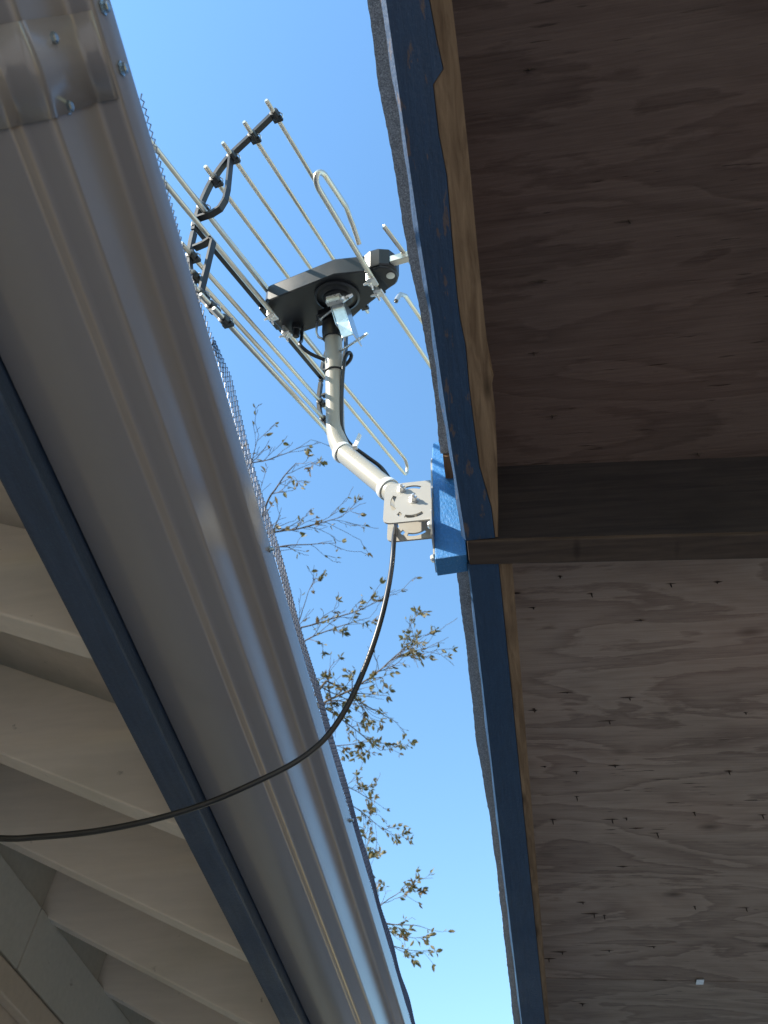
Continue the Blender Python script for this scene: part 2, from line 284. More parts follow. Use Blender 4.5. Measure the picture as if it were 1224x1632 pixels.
# ---------------------------------------------------------------- mesh helpers
class MB:
    def __init__(s): s.v = []; s.f = []
    def add(s, vs_, fs):
        o = len(s.v); s.v += [tuple(p) for p in vs_]; s.f += [tuple(i + o for i in f) for f in fs]
    def box(s, x0, x1, y0, y1, z0, z1):
        s.add([(x, y, z) for z in (z0, z1) for y in (y0, y1) for x in (x0, x1)],
              [(0, 2, 3, 1), (4, 5, 7, 6), (0, 1, 5, 4), (2, 6, 7, 3), (0, 4, 6, 2), (1, 3, 7, 5)])
    def hexa(s, p):
        s.add(p, [(0, 3, 2, 1), (4, 5, 6, 7), (0, 1, 5, 4), (1, 2, 6, 5), (2, 3, 7, 6), (3, 0, 4, 7)])
    def tube(s, pts, r, n=8, cap=True, closed=False):
        P = [Vector(p) for p in pts]; k = len(P)
        rr = r if hasattr(r, '__len__') else [r] * k
        T = []
        for i in range(k):
            a = P[(i - 1) % k] if (i > 0 or closed) else P[0]; c = P[(i + 1) % k] if (i < k - 1 or closed) else P[-1]
            t = (c - a); T.append(t.normalized() if t.length > 1e-9 else Vector((0, 0, 1)))
        u = T[0].orthogonal().normalized(); vs_ = []
        for i in range(k):
            u = (u - T[i] * u.dot(T[i]));
            u = u.normalized() if u.length > 1e-6 else T[i].orthogonal().normalized()
            w = T[i].cross(u)
            for j in range(n):
                a = 2 * math.pi * j / n
                vs_.append(P[i] + (u * math.cos(a) + w * math.sin(a)) * rr[i])
        fs = []
        for i in range(k if closed else k - 1):
            for j in range(n):
                a, b2 = i * n + j, i * n + (j + 1) % n
                c, d = ((i + 1) % k) * n + (j + 1) % n, ((i + 1) % k) * n + j
                fs.append((a, b2, c, d))
        if cap and not closed:
            fs.append(tuple(reversed(range(n)))); fs.append(tuple((k - 1) * n + j for j in range(n)))
        s.add(vs_, fs)
    def prism(s, poly, a, b2, conv):
        n = len(poly)
        s.add([conv(p[0], p[1], a) for p in poly] + [conv(p[0], p[1], b2) for p in poly],
              [tuple(reversed(range(n))), tuple(range(n, 2 * n))] + [(i, (i + 1) % n, n + (i + 1) % n, n + i) for i in range(n)])
    def lathe(s, prof, n, conv):
        k = len(prof); vs_ = []
        for (r, h) in prof:
            for j in range(n):
                a = 2 * math.pi * j / n; vs_.append(conv(r * math.cos(a), r * math.sin(a), h))
        fs = [(i * n + j, i * n + (j + 1) % n, (i + 1) * n + (j + 1) % n, (i + 1) * n + j) for i in range(k - 1) for j in range(n)]
        fs += [tuple(reversed(range(n))), tuple((k - 1) * n + j for j in range(n))]
        s.add(vs_, fs)
    def build(s, name, mat, parent=None, smooth=False, angle=40, bevel=0.0, seg=2):
        me = bpy.data.meshes.new(name); me.from_pydata(s.v, [], s.f)
        bm = bmesh.new(); bm.from_mesh(me); bmesh.ops.recalc_face_normals(bm, faces=bm.faces); bm.to_mesh(me); bm.free()
        me.materials.append(mat if not isinstance(mat, str) else MAT[mat])
        o = bpy.data.objects.new(name, me); COL.objects.link(o)
        if smooth:
            me.shade_smooth()
            try: me.set_sharp_from_angle(angle=R(angle))
            except Exception: pass
        if bevel:
            md = o.modifiers.new('bevel', 'BEVEL'); md.width = bevel; md.segments = seg; md.limit_method = 'ANGLE'; md.angle_limit = R(35)
        if parent is not None: o.parent = parent
        return o
def tag(o, label=None, cat=None, group=None, kind=None):
    if label: o['label'] = label
    if cat: o['category'] = cat
    if group: o['group'] = group
    if kind: o['kind'] = kind
    return o
def empty(name, loc=(0, 0, 0)):
    o = bpy.data.objects.new(name, None); COL.objects.link(o); o.location = loc; o.empty_display_size = 0.1
    return o
def spline(pts, n=6):
    P = [Vector(p) for p in pts]; out = []
    for i in range(len(P) - 1):
        a, b2, c, d = P[max(i - 1, 0)], P[i], P[i + 1], P[min(i + 2, len(P) - 1)]
        for k in range(n):
            t = k / n
            out.append(0.5 * ((2 * b2) + (c - a) * t + (2 * a - 5 * b2 + 4 * c - d) * t * t + (3 * b2 - a - 3 * c + d) * t ** 3))
    out.append(P[-1]); return out
def interp(pts, y):
    """x, z of a line of points at a given y (linear, extrapolating the ends)"""
    for i in range(len(pts) - 1):
        if y <= pts[i + 1][1] or i == len(pts) - 2:
            a, b2 = pts[i], pts[i + 1]; t = (y - a[1]) / (b2[1] - a[1])
            return a[0] + (b2[0] - a[0]) * t, a[2] + (b2[2] - a[2]) * t

# ---------------------------------------------------------------- ground
g = MB(); g.add([(-400, -400, 0), (400, -400, 0), (400, 400, 0), (-400, 400, 0)], [(0, 1, 2, 3)])
tag(g.build('ground', 'ground'), kind='structure')
g = MB(); g.add([(-1.15, -7, 0.006), (5.0, -7, 0.006), (5.0, 9, 0.006), (-1.15, 9, 0.006)], [(0, 1, 2, 3)])
tag(g.build('bounce_patio', 'concrete'), kind='structure')  # unseen slab, kept pale to bounce sunlight up under both roofs

# ---------------------------------------------------------------- left house with its open eave
EH = 1.6
FX, FXI = -0.4225, -0.4645              # fascia outer and inner faces
PITCH = 0.44
Y0, Y1 = -1.6, 4.4  # unseen near end cut short so sun reaches the slab behind the camera
house = empty('house', (-3.6, 0.6, 0))
tag(house, 'cream house at left with open rafter eave behind a navy fascia board', 'house')
def hp(mb, name, mat, **kw):
    o = mb.build(name, mat, house, **kw); o.matrix_parent_inverse = house.matrix_basis.inverted(); return o
m = MB(); m.box(FXI, FX, Y0, Y1, EH + 0.632, EH + 0.822); hp(m, 'fascia_board', 'navy', bevel=0.004)
def rz(x): return EH + 0.645 + PITCH * (FXI - x)       # underside of the rafters
WX = -1.147; RX = -3.9
near = 0.199 - 0.385 * 5
k = 0
for i in range(20):
    y = near + 0.385 * i
    if y < Y0 + 0.05 or y > Y1 - 0.05: continue
    m = MB(); x0, x1 = FXI - 0.001, RX; t = 0.198; j = rnd.uniform(-0.004, 0.004)
    m.hexa([(x1, y + j, rz(x1)), (x0, y, rz(x0)), (x0, y + 0.040, rz(x0)), (x1, y + 0.040 + j, rz(x1)),
            (x1, y + j, rz(x1) + t), (x0, y, rz(x0) + t - 0.03), (x0, y + 0.040, rz(x0) + t - 0.03), (x1, y + 0.040 + j, rz(x1) + t)])
    hp(m, 'rafter', 'cream', bevel=0.003)
    if y + 0.40 < Y1:                   # blocking between this rafter and the next, with a crack below it
        m = MB(); z0 = rz(WX) - 0.004 + rnd.uniform(-0.006, 0.006); q = rnd.uniform(-0.006, 0.006)
        m.box(WX - 0.03 + q, WX + 0.004 + q, y + 0.042, y + 0.383, z0 + 0.012, z0 + 0.235)
        hp(m, 'blocking_board', 'green_grey', bevel=0.002)
seams = [Y0, -0.74, 0.47, 1.635, 2.9, Y1]
for a, b2 in zip(seams[:-1], seams[1:]):
    m = MB(); x0, x1 = FXI - 0.0, RX; t = 0.200
    m.hexa([(x1, a + 0.002, rz(x1) + t), (x0, a + 0.002, rz(x0) + t), (x0, b2 - 0.002, rz(x0) + t), (x1, b2 - 0.002, rz(x1) + t),
            (x1, a + 0.002, rz(x1) + t + 0.012), (x0, a + 0.002, rz(x0) + t + 0.012), (x0, b2 - 0.002, rz(x0) + t + 0.012), (x1, b2 - 0.002, rz(x1) + t + 0.012)])
    hp(m, 'roof_deck_panel', 'cream_deck')
# frieze boards and wall
for a, b2 in ((Y0, 0.72), (0.724, 1.70), (1.704, Y1)):
    m = MB(); m.box(WX - 0.05, WX + 0.022, a, b2, EH + 0.80, rz(WX) - 0.004); hp(m, 'frieze_board', 'green_grey', bevel=0.003)
m = MB(); m.box(-6.6, WX - 0.001, Y0 + 0.3, Y1 - 0.3, 0.0, EH + 0.798); hp(m, 'wall', 'wall')
m = MB(); m.box(WX + 0.002, WX + 0.030, Y0 + 0.3, Y1 - 0.3, EH + 0.735, EH + 0.790); hp(m, 'trim_board', 'wall', bevel=0.004)
# roof covering: two slopes to a ridge, closed gables
rx, rzv = RX, rz(RX) + 0.214
m = MB()
ex, ez = FX - 0.002, rz(FXI) + 0.2135
m.add([(ex + 0.012, Y0 - 0.1, ez), (ex + 0.012, Y1 + 0.1, ez), (rx, Y1 + 0.1, rzv), (rx, Y0 - 0.1, rzv), (2 * rx - ex, Y0 - 0.1, ez), (2 * rx - ex, Y1 + 0.1, ez)], [(0, 1, 2, 3), (3, 2, 5, 4)])
o = hp(m, 'roof_covering', 'roofing'); md = o.modifiers.new('thick', 'SOLIDIFY'); md.thickness = 0.012; md.offset = 1
for y in (Y0 + 0.3, Y1 - 0.3):
    m = MB(); m.add([(-6.6, y, EH + 0.79), (WX, y, EH + 0.79), (rx, y, rzv - 0.03)], [(0, 1, 2)])
    o = hp(m, 'gable_wall', 'wall'); md = o.modifiers.new('thick', 'SOLIDIFY'); md.thickness = 0.02

# ---------------------------------------------------------------- gutter
gz = EH + 0.655
GP = [(-0.4205, 0.150), (-0.4205, 0.002), (-0.4185, 0.0), (-0.3300, 0.0), (-0.3282, 0.0008), (-0.3272, 0.0028), (-0.3258, 0.0085), (-0.3246, 0.0118),
      (-0.3228, 0.0134), (-0.3180, 0.0143), (-0.3050, 0.0160), (-0.3008, 0.0172), (-0.2990, 0.0196), (-0.2982, 0.0250), (-0.2964, 0.0450), (-0.2943, 0.0700), (-0.2930, 0.0900), (-0.2922, 0.0955),
      (-0.2905, 0.0982), (-0.2860, 0.0997), (-0.2760, 0.1012), (-0.2715, 0.1024), (-0.2700, 0.1046), (-0.2693, 0.1090), (-0.2680, 0.1220), (-0.2668, 0.1370), (-0.2669, 0.1405),
      (-0.2685, 0.1425), (-0.2730, 0.1425), (-0.2780, 0.1402), (-0.2795, 0.1350)]
def gutter_strip(name, y0, y1, off, mat, parent, ny=2, skip=0, stop=None):
    prof = GP[skip:stop]
    pts = []
    for i, (x, z) in enumerate(prof):
        a = prof[max(i - 1, 0)]; c = prof[min(i + 1, len(prof) - 1)]
        t = Vector((c[0] - a[0], c[1] - a[1])).normalized(); n = Vector((t.y, -t.x))
        pts.append((x + n.x * off, z + n.y * off))
    mb = MB(); vs_ = []
    for k in range(ny):
        y = y0 + (y1 - y0) * k / (ny - 1)
        vs_ += [(x, y, gz + z) for x, z in pts]
    n = len(pts)
    mb.add(vs_, [(k * n + i, k * n + i + 1, (k + 1) * n + i + 1, (k + 1) * n + i) for k in range(ny - 1) for i in range(n - 1)])
    o = mb.build(name, mat, parent, smooth=True, angle=50)
    o.matrix_parent_inverse = parent.matrix_basis.inverted()
    md = o.modifiers.new('thick', 'SOLIDIFY'); md.thickness = 0.0008; md.offset = -1
    return o
gutter = empty('rain_gutter', (-0.34, 0.6, gz))
tag(gutter, 'tan metal rain gutter with moulded front running along the left eave', 'gutter')
gutter_strip('trough', Y0 - 0.02, Y1 + 0.02, 0.0, 'gutter', gutter, 60)
sleeve = gutter_strip('joint_sleeve', -0.014, 0.052, 0.0016, 'gutter', gutter, 2, 2, -9)
def gutter_screw(x, z, y, nrm, r=0.0052, parent=gutter, nm='screw'):
    n = Vector((nrm[0], 0, nrm[1])).normalized(); u = Vector((0, 1, 0)); w = n.cross(u); c = Vector((x, y, gz + z))
    mb = MB(); mb.lathe([(r * 1.25, 0.0), (r * 1.25, 0.0012), (r * 0.86, 0.0013), (r * 0.86, 0.0048), (r * 0.6, 0.0056)], 6 if nm == 'screw' else 10, lambda a, b2, h: c + u * a + w * b2 + n * h)
    o = mb.build(nm, 'screw', parent)
    if parent is gutter: o.matrix_parent_inverse = parent.matrix_basis.inverted()
gutter_screw(-0.2950, 0.0560, 0.000, (0.996, -0.09), parent=sleeve); gutter_screw(-0.2962, 0.0440, 0.0475, (0.996, -0.09), parent=sleeve)
gutter_screw(-0.2682, 0.1200, 0.031, (1.0, -0.02)); gutter_screw(-0.2682, 0.1200, -0.015, (1.0, -0.02))
for y in (0.585, 1.19): gutter_screw(-0.2669, 0.1340, y, (0.99, 0.1), 0.0035, nm='rivet')
for y in (-1.3, -0.7, -0.3, 0.6, 1.2, 1.9, 2.7, 3.5):    # hidden strap hangers carry it on the fascia
    mb = MB(); mb.box(-0.4215, -0.276, y - 0.012, y + 0.012, gz + 0.1320, gz + 0.1340)
    o = mb.build('hanger', 'gutter', gutter); o.matrix_parent_inverse = gutter.matrix_basis.inverted()

# gutter guard: expanded diamond mesh standing along the lip
def guard_height(y):
    lo, hi = 0.010, 0.036 + 0.002 * math.sin(y * 7.0) + 0.0025 * math.sin(y * 19.0 + 1)
    t = min(1, max(0, (y - 0.29) / 0.07)); return lo + (hi - lo) * t
mb = MB(); cell = 0.0066; ny = int((3.2 - 0.055) / cell)
rows = 5
for r in range(-2, rows):
    run = []
    for i in range(ny * 2 + 1):
        y = 0.055 + i * cell / 2
        h = guard_height(y); ch = h / (rows if y > 0.30 else 1) if r >= 0 else 0.008
        up = (i % 2 == 0) if r % 2 == 0 else (i % 2 == 1)
        s_ = r * ch + (ch if up else 0.0)
        if r >= 0: x = -0.2680 + 0.0012 * math.sin(y * 23) - s_ * 0.04; z = 0.1430 + s_
        else: x = -0.2680 + s_ * 1.9; z = 0.1430
        if r > 0 and y < 0.30:
            continue
        run.append((x, y, gz + z + 0.0007 * math.sin(i * 1.7 + r)))
    mb.tube(run, 0.0007 if r >= 0 else 0.0005, 4)
tag(mb.build('gutter_guard', 'guard'), 'black diamond wire mesh guard standing along the gutter lip', 'gutter guard')

# ---------------------------------------------------------------- right shed roof seen from below
shed = empty('shed', (1.8, 0.7, 0))
tag(shed, 'open shed at right with bare plywood ceiling and blue painted edge boards', 'shed')
def sp(mb, name, mat, **kw):
    o = mb.build(name, mat, shed, **kw); o.matrix_parent_inverse = shed.matrix_basis.inverted(); return o
def sz(x, y, h): return EH + 0.88 + h - 0.09 * (y - 0.71) - 0.05 * x
def edge_board(name, outer, inner, y0, y1, h0, h1, mat, chamfer=None, n=60, pieces=None):
    """board along the eave whose bottom runs between two wavering lines"""
    mb = MB(); rows_ = []
    ys = sorted(set([y0 + (y1 - y0) * i / n for i in range(n + 1)] + [p[1] for p in list(outer) + list(inner) if y0 < p[1] < y1]))
    for y in ys:
        xo, _ = interp(outer, y); xi, _ = interp(inner, y)
        if chamfer:
            c = chamfer * (1 + 0.22 * math.sin(y * 31) + 0.15 * math.sin(y * 83 + 1))
            prof = [(xo, h0), (xo - c, h0 + c * 2.1), (xo - c, h1), (xi, h1), (xi, h0)]
        else: prof = [(xo, h0), (xo, h1), (xi, h1), (xi, h0)]
        rows_.append([(x, y, sz(0, y, h)) for x, h in prof])
    k = len(rows_[0])
    mb.add([p for r in rows_ for p in r], [(i * k + j, i * k + (j + 1) % k, (i + 1) * k + (j + 1) % k, (i + 1) * k + j) for i in range(len(rows_) - 1) for j in range(k)]
           + [tuple(range(k)), tuple((len(rows_) - 1) * k + j for j in reversed(range(k)))])
    return sp(mb, name, mat)
BY = lambda x: 0.6755 + 0.049 * x          # near face of the cross beam
def shift(pts, d): return [(p[0] + d, p[1], p[2]) for p in pts]
o = edge_board('fascia_board', UP_OUT, UP_PAINT, -1.25, 0.674, 0.0, 0.195, 'blue_worn', 0.0048, 90)
o = edge_board('fascia_board', LO_OUT, LO_PAINT, 0.7165, 3.3, 0.0, 0.195, 'blue', 0.0032, 90)
edge_board('bare_edge_board', shift(UP_PAINT, 0.0008), UP_IN, -1.25, 0.6745, 0.0022, 0.193, 'bare_wood', None, 90)
edge_board('bare_edge_board', shift(LO_PAINT, 0.0008), LO_IN, 0.7165, 3.3, 0.0022, 0.193, 'bare_wood', None, 60)
def shingle(name, line, y0, y1):
    mb = MB(); n = int((y1 - y0) / 0.006); rows_ = []
    for i in range(n + 1):
        y = y0 + (y1 - y0) * i / n; x, _ = interp(line, y)
        x += rnd.uniform(-0.0005, 0.0005) + 0.0006 * math.sin(y * 37) + (0.0012 if int(y / 0.305) % 2 else 0)
        t = 0.0075 + rnd.uniform(-0.0007, 0.0007)
        rows_.append([(x, y, sz(0, y, 0.216)), (x + 0.0008, y, sz(0, y, 0.216) + t), (0.3, y, sz(0.3, y, 0.228)), (0.3, y, sz(0.3, y, 0.216))])
    mb.add([p for r in rows_ for p in r], [(i * 4 + j, i * 4 + (j + 1) % 4, (i + 1) * 4 + (j + 1) % 4, (i + 1) * 4 + j) for i in range(n) for j in range(4)] + [(0, 1, 2, 3), tuple(n * 4 + j for j in (3, 2, 1, 0))])
    sp(mb, name, 'shingle')
shingle('shingle_edge', SH_UP, -1.25, 0.655)
shingle('shingle_edge', SH_LO, 0.745, 3.3)
# plywood edge bared where the shingle was cut back beside the block
xa, _ = interp(SH_UP, 0.66); mb = MB(); mb.box(xa + 0.003, 0.0, 0.6565, 0.6995, sz(0, 0.68, 0.210), sz(0, 0.68, 0.222)); sp(mb, 'bared_plywood_edge', 'ply_edge')
PANELS = []
def ply(x0, x1, ya, yb, mat, h=0.200, t=0.011):
    mb = MB(); ya_ = ya if callable(ya) else (lambda x: ya); yb_ = yb if callable(yb) else (lambda x: yb)
    c = [(x0, ya_(x0)), (x1, ya_(x1)), (x1, yb_(x1)), (x0, yb_(x0))]
    mb.hexa([(x, y, sz(x, y, h)) for x, y in c] + [(x, y, sz(x, y, h + t)) for x, y in c])
    o = sp(mb, 'plywood_panel', mat); PANELS.append((x0, x1, min(c[0][1], c[1][1]), max(c[2][1], c[3][1]), o)); return o
mid = lambda x: BY(x) + 0.02
XL = -0.012; PJ = PLY_CLIP[1]
for (xa, xb) in ((XL, 2.42), (2.424, 4.4)):
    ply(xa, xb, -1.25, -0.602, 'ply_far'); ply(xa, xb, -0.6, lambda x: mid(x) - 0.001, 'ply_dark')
    ply(xa, xb, lambda x: mid(x) + 0.001, PJ - 0.0015, 'ply_mid'); ply(xa, xb, PJ + 0.0015, 3.3, 'ply_far')
mb = MB(); mb.add([(0.3, -1.25, sz(0.3, -1.25, 0.230)), (4.45, -1.25, sz(4.45, -1.25, 0.230)), (4.45, 3.3, sz(4.45, 3.3, 0.230)), (0.3, 3.3, sz(0.3, 3.3, 0.230))], [(0, 1, 2, 3)])
o = sp(mb, 'roof_covering', 'roofing'); md = o.modifiers.new('thick', 'SOLIDIFY'); md.thickness = 0.01; md.offset = 1
# cross beam: side colour darkened for its deep shade, brown underside cap
def beam(name, x0, x1, y0f, w, h0, h1, mat, sl=0.0):
    mb = MB()
    c = [(x0, y0f(x0)), (x1, y0f(x1)), (x1, y0f(x1) + w), (x0, y0f(x0) + w)]
    mb.hexa([(x, y, sz(x, y, h0)) for x, y in c] + [(x, y, sz(x, y, h1)) for x, y in c])
    return sp(mb, name, mat, bevel=0.002)
mb = MB(); bpoly = [(-0.0125, 0.0045), (4.4, 0.0045), (4.4, 0.1995), (0.046, 0.1995), (-0.0125, 0.1945)]
mb.prism(bpoly, 0.0, 0.039, lambda a, b2, h: Vector((a, BY(a) + h, sz(a, BY(a) + h, b2)))); beam_o = sp(mb, 'beam', 'beam_side_shade', bevel=0.0015)
beam('beam_sole_strip', -0.0127, 4.4, lambda x: BY(x) - 0.0008, 0.0406, -0.003, 0.004, 'beam_wood')
c = Vector(PLY_CLIP); mb = MB(); mb.box(c.x - 0.009, c.x + 0.009, PJ - 0.014, PJ + 0.012, sz(c.x, PJ, 0.1965), sz(c.x, PJ, 0.1995)); sp(mb, 'panel_clip', 'steel')
# roofing nails poking through, each with its splinter
for i, p in enumerate(NAILS):
    x, y = p[0], p[1]; mb = MB(); z = sz(x, y, 0.200); L = rnd.uniform(0.003, 0.014)
    mb.tube([(x, y, z + 0.001), (x + rnd.uniform(-.001, .001), y + rnd.uniform(-.001, .001), z - L * 0.7), (x, y, z - L)], [0.0013, 0.0013, 0.0003], 6)
    w = rnd.uniform(0.004, 0.026); t = rnd.uniform(0.0005, 0.0016); s_ = rnd.choice((-0.35, 0.0, 0.3)) * w; d = rnd.uniform(0.0012, 0.0035)
    a = [(x - w + s_, y, z), (x + s_ * 0.3, y - t, z), (x + w + s_, y + 0.001, z), (x + s_ * 0.3, y + t, z), (x + s_ * 0.2, y, z - d)]
    mb.add(a, [(0, 1, 4), (1, 2, 4), (2, 3, 4), (3, 0, 4), (0, 3, 2, 1)])
    own = [q[4] for q in PANELS if q[0] <= x <= q[1] and q[2] <= y <= q[3] + 0.05]
    mb.build('nail', 'nail', own[0])
# side boards, posts and back wall that carry the shed roof
for y in (-1.15, 3.1):
    for x in (0.02, 2.3, 4.2):
        mb = MB(); mb.box(x, x + 0.09, y, y + 0.09, 0.006, sz(x, y, 0.0)); sp(mb, 'post', 'post', bevel=0.004)
mb = MB(); mb.box(4.3, 4.36, -1.2, 3.25, 0.006, sz(4.36, 3.25, 0.0)); sp(mb, 'back_wall', 'post')

# ---------------------------------------------------------------- blue mounting block on the shed edge
mb = MB(); bx0, bx1, by0, by1, bz0, bz1 = -0.0618, -0.0150, 0.7015, 0.7340, EH + 0.882, EH + 1.222
N = 14; rows_ = []
for i in range(N + 1):
    t = i / N; z = bz0 + (bz1 - bz0) * t; j = 0.0008 * math.sin(t * 40) + (0.003 * max(0, t - 0.85) / 0.15)
    rows_.append([(bx0 + j, by0, z), (bx1 - 0.010 * 0, by0, z + 0.004), (bx1, by1, z + 0.004), (bx0 + j, by1, z)])
mb.add([p for r in rows_ for p in r], [(i * 4 + j, i * 4 + (j + 1) % 4, (i + 1) * 4 + (j + 1) % 4, (i + 1) * 4 + j) for i in range(N) for j in range(4)] + [(0, 1, 2, 3), tuple(N * 4 + j for j in (3, 2, 1, 0))])
tag(mb.build('mounting_block', 'blue_block_lit', bevel=0.0015), 'sunlit blue painted wood block on the shed edge holding the antenna bracket', 'wood block')

# ---------------------------------------------------------------- J mast with its bracket
mast = empty('antenna_mast', (-0.0618, 0.713, EH + 1.02))
tag(mast, 'beige bent tube mast in a slotted wall bracket on the blue block', 'mast')
def mp_(mb, name, mat, **kw):
    p = kw.pop('parent', mast)
    o = mb.build(name, mat, p, **kw)
    o.matrix_parent_inverse = (mast.matrix_basis if p is mast else Matrix.Translation(mast.location)).inverted()
    return o
L0, BN, OT = (Vector(p) for p in MAST)
d0 = (BN - L0).normalized(); d1 = (OT - BN).normalized()
path = [L0 - d0 * 0.012, BN - d0 * 0.075]
rb = 0.052
for i in range(13):
    t = i / 12; a = BN - d0 * rb; b2 = BN; c = BN + d1 * rb
    path.append(a * (1 - t) ** 2 + b2 * 2 * t * (1 - t) + c * t * t)
path += [BN + d1 * 0.12, OT + d1 * 0.004]
MR = 0.0180
mb = MB(); mb.tube(path, MR, 28); pole = mp_(mb, 'pole', 'mast', smooth=True)
def rounded(x0, x1, z0, z1, r, corners, n=6):
    pts = []
    for (cx, cz, a0, on) in ((x0, z0, 180, corners[0]), (x1, z0, 270, corners[1]), (x1, z1, 0, corners[2]), (x0, z1, 90, corners[3])):
        if not on: pts.append((cx, cz)); continue
        ox, oz = cx + (r if cx == x0 else -r), cz + (r if cz == z0 else -r)
        for i in range(n + 1):
            a = R(a0 + 90 * i / n); pts.append((ox + r * math.cos(a), oz + r * math.sin(a)))
    return pts
def slot_ring(cx, cz, rad, a0, a1, w, n=9):
    """curved slot outline about a centre"""
    P = []
    for i in range(n + 1):
        a = R(a0 + (a1 - a0) * i / n); P.append((cx + (rad + w) * math.cos(a), cz + (rad + w) * 1.35 * math.sin(a)))
    for i in range(n, -1, -1):
        a = R(a0 + (a1 - a0) * i / n); P.append((cx + (rad - w) * math.cos(a), cz + (rad - w) * 1.35 * math.sin(a)))
    return P
def plate_with_holes(outline, holes, y0, y1, name):
    bm = bmesh.new(); edges = []
    for loop in [outline] + holes:
        vs_ = [bm.verts.new((x, y0, z)) for x, z in loop]
        for i in range(len(vs_)): edges.append(bm.edges.new((vs_[i], vs_[(i + 1) % len(vs_)])))
    bmesh.ops.triangle_fill(bm, use_beauty=True, use_dissolve=False, edges=edges)
    faces = [f for f in bm.faces]
    ext = bmesh.ops.extrude_face_region(bm, geom=faces)
    for v in [e for e in ext['geom'] if isinstance(e, bmesh.types.BMVert)]: v.co.y = y1
    bmesh.ops.recalc_face_normals(bm, faces=bm.faces)
    me = bpy.data.meshes.new(name); bm.to_mesh(me); bm.free(); me.materials.append(MAT['bracket'])
    o = bpy.data.objects.new(name, me); COL.objects.link(o); o.parent = mast; o.matrix_parent_inverse = mast.matrix_basis.inverted()
    return o
PZ0, PZ1, PX0, PX1 = EH + 0.9729, EH + 1.0845, -0.1412, -0.0644
cxp, czp = -0.0961, EH + 1.0276
holes = [slot_ring(cxp, czp, 0.0311, 62, 118, 0.0033), slot_ring(cxp, czp, 0.0311, 152, 208, 0.0036), slot_ring(cxp, czp, 0.0311, 250, 306, 0.0030),
         [(-0.1197, EH + 0.9943), (-0.1149, EH + 0.9868), (-0.1101, EH + 0.9943), (-0.1149, EH + 1.0019)]]
plate_with_holes(rounded(PX0, PX1, PZ0, PZ1, 0.013, (1, 0, 0, 1)), holes, 0.6937, 0.6964, 'bracket_plate')
plate_with_holes(rounded(PX0 + 0.001, PX1, PZ0, PZ1, 0.013, (1, 0, 0, 1)), holes, 0.7296, 0.7323, 'bracket_plate')
# base plate against the block, with a lower ear standing out in front of it
bp = [(0.7035, EH + 0.8966), (0.7388, EH + 0.8966), (0.7409, EH + 1.1651), (0.7216, EH + 1.2005), (0.7045, EH + 1.1651), (0.7035, EH + 0.9825), (0.6743, EH + 0.9718), (0.6700, EH + 0.9610), (0.6700, EH + 0.9256), (0.6786, EH + 0.9127), (0.7035, EH + 0.9106)]
mb = MB(); mb.prism(bp, -0.0646, -0.0621, lambda a, b2, h: Vector((h, a, b2))); mp_(mb, 'base_plate', 'bracket')
def bolt(x, z, y=0.6937, L=0.0115, parent=None):
    c = Vector((x, y, z)); conv = lambda a, b2, h: c + Vector((a, -h, b2))
    mb = MB(); mb.lathe([(0.0082, 0.0), (0.0082, 0.0015)], 18, conv); wash = mb
    mb = MB(); mb.lathe([(0.0062, 0.0016), (0.0066, 0.0024), (0.0066, 0.0070), (0.0056, 0.0078)], 6, conv); nut = mb
    mb = MB(); mb.lathe([(0.0029, -0.045), (0.0029, L), (0.0020, L + 0.001)], 10, conv); bo = mp_(mb, 'bolt', 'chrome', smooth=True); wash.build('washer', 'chrome', bo); nut.build('nut', 'chrome', bo)
bolt(-0.1127, EH + 1.0631); bolt(-0.0926, EH + 1.0292)
for y, z in ((0.7173, EH + 0.9041), (0.6829, EH + 0.9428)):
    c = Vector((-0.0646, y, z)); mb = MB(); mb.lathe([(0.0062, 0), (0.0062, 0.003), (0.0040, 0.0052)], 8, lambda a, b2, h: c + Vector((-h, a, b2))); mp_(mb, 'lag_screw', 'chrome')

# ---------------------------------------------------------------- antenna (built in its own tilted frame)
ant = empty('tv_antenna'); AO = Vector(ANT_O)
ant.matrix_world = Matrix.Translation(AO) @ Matrix((Vector(ANT_B), Vector(ANT_W), Vector(ANT_A))).transposed().to_4x4() @ Matrix.Scale(1.074, 4)
tag(ant, 'rooftop television antenna with black housing and curved rows of metal rods', 'antenna')
def ap(mb, name, mat, parent=None, **kw): return mb.build(name, mat, parent or ant, **kw)
HU = 0.028; HT = 0.066
id3 = lambda x, y, z: Vector((x, y, z))
cx = sum(p[0] for p in HOUSING) / len(HOUSING); cy = sum(p[1] for p in HOUSING) / len(HOUSING)
sc = lambda s: [(cx + (p[0] - cx) * s, cy + (p[1] - cy) * s) for p in HOUSING]
mb = MB(); n = len(HOUSING)
lay = [(sc(0.975), HU), (sc(1.0), HU + 0.003), (sc(1.0), HT - 0.003), (sc(0.97), HT)]
mb.add([(x, y, h) for pl, h in lay for x, y in pl], [(k * n + i, k * n + (i + 1) % n, (k + 1) * n + (i + 1) % n, (k + 1) * n + i) for k in range(3) for i in range(n)] + [tuple(reversed(range(n))), tuple(3 * n + i for i in range(n))])
hous = ap(mb, 'housing', 'housing', smooth=True, angle=22)
